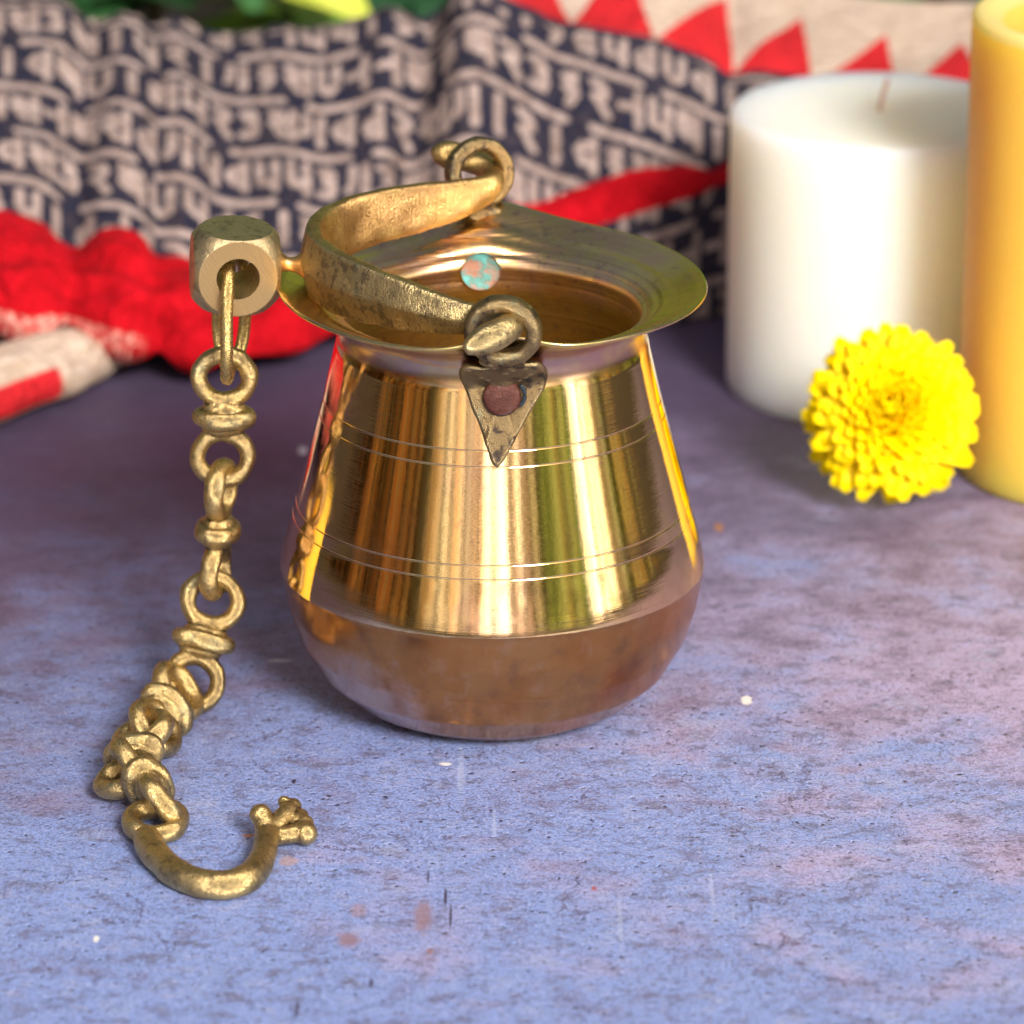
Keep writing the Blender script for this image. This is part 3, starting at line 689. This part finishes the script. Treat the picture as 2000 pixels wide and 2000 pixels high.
for E, yy in ((E1, y1), (E2, y2), (E3, y3), (E4, y4)): curves.append(np.array([at(a, b, c_) for a, b, c_ in zip(X_, E, yy)]))
c1, c2, c3, c4 = curves
c5 = c4.copy(); c5[:, 1] += 5; c5[:, 2] = .05
nr = [22, 40, 120, 60, 16]
rowsL, zone, tloc = [], [], []
left = np.interp(xs, [0, 420, 620, 900], [1, 1, .5, 0])
for zi, (a, b, n) in enumerate(zip([g0, c1, c2, c3, c4], [c1, c2, c3, c4, c5], nr)):
    for k in range(n):
        u = k/n; q = a*(1-u)+b*u
        if zi == 0: q = q.copy(); q[:, 1] += 1.2*left*math.sin(math.pi*u)**.8
        if zi == 1:
            q = q.copy(); bl = math.sin(math.pi*u); q[:, 1] -= (.9*left+.15)*bl; q[:, 2] += (.35*left+.1)*bl
        if zi == 2: q = q.copy(); q[:, 2] += .35*math.sin(math.pi*u); 
        rowsL.append(q); zone.append(zi); tloc.append(u)
rowsL.append(c5); zone.append(4); tloc.append(1.)
G = np.array(rowsL); H = len(G)
# flat coordinates: u along x, v down from the upper edge of the print
dx = np.linalg.norm(np.diff(c3, axis=0), axis=1); U = np.concatenate([[0], np.cumsum(dx)]); U = np.tile(U, (H, 1))
seg = np.linalg.norm(np.diff(G, axis=0), axis=2); Vv = np.concatenate([np.zeros((1, Wd)), np.cumsum(seg, 0)]); i3 = sum(nr[:3]); i1 = nr[0]; i2 = nr[0]+nr[1]
Vdown = Vv[i3]-Vv                       # 0 at print top, grows down
zone = np.array(zone); tloc = np.array(tloc)
# folds and creases
gx = G[:, :, 0]; gs = np.arange(H)[:, None]/H
def fold(xa, xb, w_, amp, ylo=0., yhi=1.):
    """soft ridge running from disp-x xa (bottom) to xb (top)"""
    XX = np.tile(xs, (H, 1)); tt = np.clip((np.arange(H)-i1)/(i3-i1), 0, 1)[:, None]
    c_ = xa+(xb-xa)*tt; m_ = np.clip((tt-ylo)/.12, 0, 1)*np.clip((yhi-tt)/.12, 0, 1) if (ylo > 0 or yhi < 1) else 1
    fallback = np.clip((H-np.arange(H))/30., 0, 1)[:, None]*np.clip(np.arange(H)/12., 0, 1)[:, None]
    return amp*np.exp(-((XX-c_)/w_)**2)*m_*fallback
disp = fold(130, 175, 34, -.45)+fold(40, 110, 60, .35)+fold(235, 230, 60, .4)+fold(365, 330, 45, .4)+fold(300, 290, 22, -.25)+fold(560, 520, 55, .35)
disp += fold(760, 800, 42, -.8)+fold(700, 740, 40, .35)+fold(860, 900, 60, .8)+fold(1010, 1060, 45, -.25)+fold(1190, 1230, 70, .25)+fold(1330, 1380, 30, -.3)
nzf = np.zeros_like(disp); rg_ = np.random.RandomState(5)
for _ in range(26):
    fx, fy, ph = rg_.uniform(.15, 1.3), rg_.uniform(.3, 1.6), rg_.uniform(0, 6.28)
    nzf += np.sin(U*fx*(1 if rg_.rand() < .5 else -1)+Vdown*fy+ph)*.05/(.35+fx+fy)
zr = (zone == 1)[:, None]*np.sin(np.pi*tloc)[:, None]
crk = zr*left*(.26*(1-1.7*np.abs(np.sin(U*.95+np.sin(Vdown*2.1)*.9)))+.16*(1-1.6*np.abs(np.sin(U*.5-Vdown*2.3+1)))+.07*np.abs(np.sin(U*4.1-Vdown*3+np.sin(U))))
disp = disp+nzf*.85+crk
du = np.gradient(G, axis=1); dv = np.gradient(G, axis=0); nrmv = np.cross(du, dv); nrmv /= np.linalg.norm(nrmv, axis=2, keepdims=True)+1e-9
G = G+nrmv*disp[:, :, None]*(-1 if nrmv[i2+20, 450, 1] > 0 else 1)
G[:, :, 2] = np.maximum(G[:, :, 2], .03)
# printed strokes
GL = [[[(.2, .05), (.6, .1), (.7, .3), (.5, .5), (.25, .5)], [(.35, .5), (.75, 1)]], [[(.2, 0), (.2, .75), (.8, .75)], [(.8, 0), (.8, 1)]],
      [[(.12, .5), (.75, .45)], [(.8, 0), (.8, 1)]], [[(.2, 0), (.2, .5), (.4, .66), (.8, .62)], [(.8, 0), (.8, 1)]],
      [[(.1, .08), (.42, .15), (.35, .42), (.12, .45), (.5, .95)], [(.35, .45), (.85, .45)], [(.88, 0), (.88, 1)]], [[(.5, 0), (.5, 1)]],
      [[(.72, 0), (.72, 1)], [(.72, .4), (.35, .4), (.22, .62), (.4, .95)]], [[(.25, 0), (.25, .6), (.1, .72)], [(.75, 0), (.75, 1)]],
      [[(.65, .05), (.3, .15), (.65, .38), (.3, .5), (.68, .64), (.4, 1)]], [[(.78, 0), (.78, 1)], [(.78, .25), (.35, .25), (.18, .5), (.35, .75), (.78, .7)]],
      [[(.2, 0), (.2, .7), (.5, .95), (.8, .7), (.8, 0)]], [[(.15, .1), (.5, .05), (.62, .25), (.35, .42), (.68, .58), (.55, .9), (.15, .88)]],
      [[(.15, 0), (.15, .6), (.5, .75), (.5, 0)], [(.85, 0), (.85, 1)]]]
def segd(px_, py_, a, b):
    vx, vy = b[0]-a[0], b[1]-a[1]; L2 = vx*vx+vy*vy+1e-9
    tt = np.clip(((px_-a[0])*vx+(py_-a[1])*vy)/L2, 0, 1); return np.hypot(px_-a[0]-tt*vx, py_-a[1]-tt*vy)
def printed(U_, V_, ph):
    per = 1.92; cw = .92; V2 = V_+ph+.05*np.sin(U_*.9); row = np.floor(V2/per).astype(int); fv = V2-row*per
    ux = U_+row*1.37+100; d_ = np.full(U_.shape, 9.)
    Lb = 4.3; bu = (ux+row*.9) % Lb; d_ = np.minimum(d_, np.where(True, np.hypot(np.maximum(0, np.abs(bu-Lb/2)-1.75), fv-.22), 9))
    cell = np.floor(ux/cw).astype(int); lx = ux-cell*cw; hsh = (cell*7919+row*104729+cell*cell*31) % 9973; gi = hsh % len(GL)
    ly = fv-.62
    for k, strokes in enumerate(GL):
        m_ = gi == k
        if not m_.any(): continue
        a, b = lx[m_], ly[m_]; dd = np.full(a.shape, 9.)
        for st in strokes:
            for p0, p1 in zip(st, st[1:]): dd = np.minimum(dd, segd(a, b, (.06+p0[0]*.80, p0[1]*1.0), (.06+p1[0]*.80, p1[1]*1.0)))
        d_[m_] = np.minimum(d_[m_], dd)
    return d_
gsh = np.interp(xs, [-150, 150, 600, 900, 1370, 2140], [-.2, 0, 1.15, 1.15, 2.5, 4.])[None, :]
inkA = printed(U, Vdown-gsh, .45)
UU2 = U*math.cos(.1)+Vdown*math.sin(.1); inkB = printed(UU2, (Vv[i1]-Vv)+.3, .9)
ink = np.where((np.arange(H) < i1)[:, None], inkB, inkA)
# border of the print along its upper edge
edge = (np.arange(H)[:, None] >= i3-7)&(xs[None, :] > 930); ink = np.where(edge, 1., ink)
redA = np.zeros((H, Wd)); redA[(zone == 1)] = 1
beige = np.zeros((H, Wd)); mzone = (zone >= 3); beige[mzone] = 1.
bl = np.interp(xs, [0, 900, 960], [0, 0, 1.]); beige = beige*np.round(bl)[None, :]
# red triangles standing on the print's upper edge (display-x of apex, base ends, height fraction)
tri = np.full((H, Wd), 1.)
XX = np.tile(xs, (H, 1)); vh = -(Vdown)   # cm above the edge
for xa, xb0, xb1, hh in [(1010, 930, 1085, 5.4), (1170, 1080, 1232, 5.4), (1375, 1238, 1388, 5.6), (1512, 1388, 1530, 4.6), (1672, 1560, 1690, 3.8), (1815, 1735, 1850, 3.6), (1960, 1880, 1990, 3.2), (2110, 2030, 2135, 3.4), (2260, 2180, 2285, 3.4), (2410, 2330, 2435, 3.4)]:
    f = np.clip(vh/hh, -1, 2); l_ = xb0+(xa-xb0)*f; r_ = xb1+(xa-xb1)*f
    dd = np.maximum(l_-XX, XX-r_)/45.; tri = np.minimum(tri, np.where(mzone[:, None], dd, 1.))
worn = np.zeros((H, Wd)); worn[(zone == 1) & (tloc < .14)] = 1.
worn = worn*np.interp(xs, [0, 90, 120, 250, 280, 2000], [1, 1, .9, .9, 0, 0])[None, :]
quads = [(r*Wd+k, r*Wd+k+1, (r+1)*Wd+k+1, (r+1)*Wd+k) for r in range(H-1) for k in range(Wd-1)]
def add_attrs(me, **kw):
    for nm, a in kw.items():
        q = me.attributes.new(nm, 'FLOAT', 'POINT'); q.data.foreach_set('value', np.ascontiguousarray(a, dtype=np.float32).ravel())
def flat_attr(me, a, b):
    q = me.attributes.new('flat', 'FLOAT_VECTOR', 'POINT'); z = np.stack([a.ravel(), b.ravel(), np.zeros(a.size)], -1).astype(np.float32); q.data.foreach_set('vector', z.ravel())
cm = mesh('drape', G.reshape(-1, 3), quads, M_cloth); add_attrs(cm, ink=ink, red=redA, beige=beige, triangle=tri, worn=worn); flat_attr(cm, U, Vdown)
scarf = thing('printed_scarf', 'rumpled dark cotton scarf with pale block print and red border lying behind the pot', 'scarf', (0, 0, 0))
dr = link('drape', cm, scarf)
mo = dr.modifiers.new('thick', 'SOLIDIFY'); mo.thickness = .05*S; mo.offset = 0
# rolled beige corner at the left
n1_, n2_ = 90, 60
pa = np.array([atz(-120, 872, 0), atz(60, 800, 0), atz(150, 757, 0), atz(235, 714, 0), atz(300, 684, 0)]); pa[:, 1] += .6
pr_ = spline(np.concatenate([pa, np.array([[1.25], [1.15], [1.05], [.85], [.6]])], 1), 22)
n1_ = len(pr_); V = []; rr2 = np.zeros((n1_, n2_)); 
for i, q in enumerate(pr_):
    tg = pr_[min(i+1, n1_-1)][:3]-pr_[max(i-1, 0)][:3]; tg[2] = 0; tg /= np.linalg.norm(tg); sd_ = np.array([tg[1], -tg[0], 0])
    for k in range(n2_):
        a = -.9+(2*math.pi+1.2)*k/(n2_-1); r_ = q[3]*(1-.16*k/(n2_-1)+.05*math.sin(3*a+i*.12)+.03*math.sin(i*.35+a*2))
        V.append(q[:3]+sd_*r_*math.cos(a)*1.15+np.array([0, 0, 1])*(q[3]*.82+r_*.8*math.sin(a)))
        u_ = i/n1_; rr2[i, k] = max((i-20)/12., abs(a+.05)-.52)
V = np.array(V); V[:, 2] = np.maximum(V[:, 2], .02)
rm = mesh('rolled_corner', V, [(i*n2_+k, i*n2_+k+1, (i+1)*n2_+k+1, (i+1)*n2_+k) for i in range(n1_-1) for k in range(n2_-1)], M_cloth)
A1, A2 = np.meshgrid(np.arange(n1_)*.12, np.arange(n2_)*.11, indexing='ij')
add_attrs(rm, ink=np.ones(rr2.shape), red=np.zeros(rr2.shape), beige=np.ones(rr2.shape), triangle=rr2, worn=np.zeros(rr2.shape)); flat_attr(rm, A1, A2)
ro_ = link('rolled_corner', rm, scarf); ro_['label'] = 'rolled beige corner with a red patch at the left edge'
mo = ro_.modifiers.new('thick', 'SOLIDIFY'); mo.thickness = .05*S; mo.offset = 0

# ------------------------------------------------------------------ plants behind
def plant(label, x, y, h, nl, L, mat, seed, lean=0, w_=.24, zb=-3, group='leafy plants behind the cloth', low=.2):
    rz = random.Random(seed); t_ = thing('leafy_plant', label, 'plant', (x, y, zb), group)
    SV, LVs = [], []
    for s_ in range(3):
        top = Vector((rz.uniform(-.25, .25)*h+lean, rz.uniform(-.2, .2)*h, h*rz.uniform(.8, 1)))
        pts = [top*u+Vector((math.sin(u*3+s_)*.03*h, 0, 0)) for u in np.linspace(0, 1, 9)]
        SV.append(tube([tuple(q) for q in pts], np.linspace(.45, .12, 9), 8, (0, 1, 0)))
        for k in range(nl//3):
            u = rz.uniform(low, 1); root = top*u; a = rz.uniform(0, 6.28); el = rz.uniform(-.1, .9)
            dr_ = Vector((math.cos(a)*math.cos(el), math.sin(a)*math.cos(el), math.sin(el))); sd_ = dr_.cross(Vector((0, 0, 1))).normalized(); up_ = sd_.cross(dr_)
            LL = L*rz.uniform(.7, 1.15); vv = []; ff = []; n = 9
            for i in range(n+1):
                q = i/n; wv_ = LL*w_*math.sin(math.pi*min(1, q*.93+.03))**.8*(1.1-.4*q); c_ = root+dr_*(LL*q)-Vector((0, 0, 1))*(LL*.5*q*q)
                for e_, hgt in ((-1, .18), (-.5, .06), (0, 0), (.5, .06), (1, .18)): vv.append(tuple(c_+sd_*(e_*wv_)+up_*(hgt*wv_)))
            for i in range(n):
                for e_ in range(4): z0 = i*5+e_; ff.append((z0, z0+1, z0+6, z0+5))
            LVs.append((vv, ff))
    link('stem', mesh('stem', *merge(SV), M_stem), t_); link('foliage', mesh('foliage', *merge(LVs), mat), t_)
plant('dark broad-leaved plant behind the scarf near the left corner', -13, 56, 14, 48, 8, M_leaf, 1)
plant('light green plant with long upright leaves behind the left of the scarf', -5.5, 54, 13, 36, 8, M_leaf2, 2, w_=.16)
plant('deep green shrub behind the dip of the scarf', 1.5, 58, 15, 51, 9, M_leaf4, 3)
plant('green plant behind the peak of the scarf', 9, 55, 13, 45, 8, M_leaf, 4)
plant('deep green plant behind the candles', 19, 56, 15, 45, 9, M_leaf4, 5)
plant('bright green shrub standing far right behind the candles', 32, 62, 46, 60, 13, M_leaf2, 6)
plant('tall bright green shrub behind the table, left of the frame', -30, 62, 46, 60, 13, M_leaf2, 7)
# one yellow-green leaf that droops into view
lf = thing('fallen_leaf', 'yellow-green leaf lying out of focus just behind the scarf', 'leaf')
p0, p1 = at(560, -45, 47), at(722, 42, 45.5); dr_ = (p1-p0); V = []; Fs = []
for i in range(15):
    u = i/14; c_ = p0+dr_*u+np.array([0, 0, .5*math.sin(u*3.1)]); wv_ = 1.5*math.sin(math.pi*min(1, .25+u*.73))**.7
    for e_ in (-1, -.5, 0, .5, 1): V.append(tuple(c_+np.array([.12*e_*wv_, .65*e_*wv_, .45*e_*wv_+.1*abs(e_)])))
Fs = [(i*5+k, i*5+k+1, i*5+k+6, i*5+k+5) for i in range(14) for k in range(4)]
link('blade', mesh('blade', V, Fs, M_leaf3), lf)
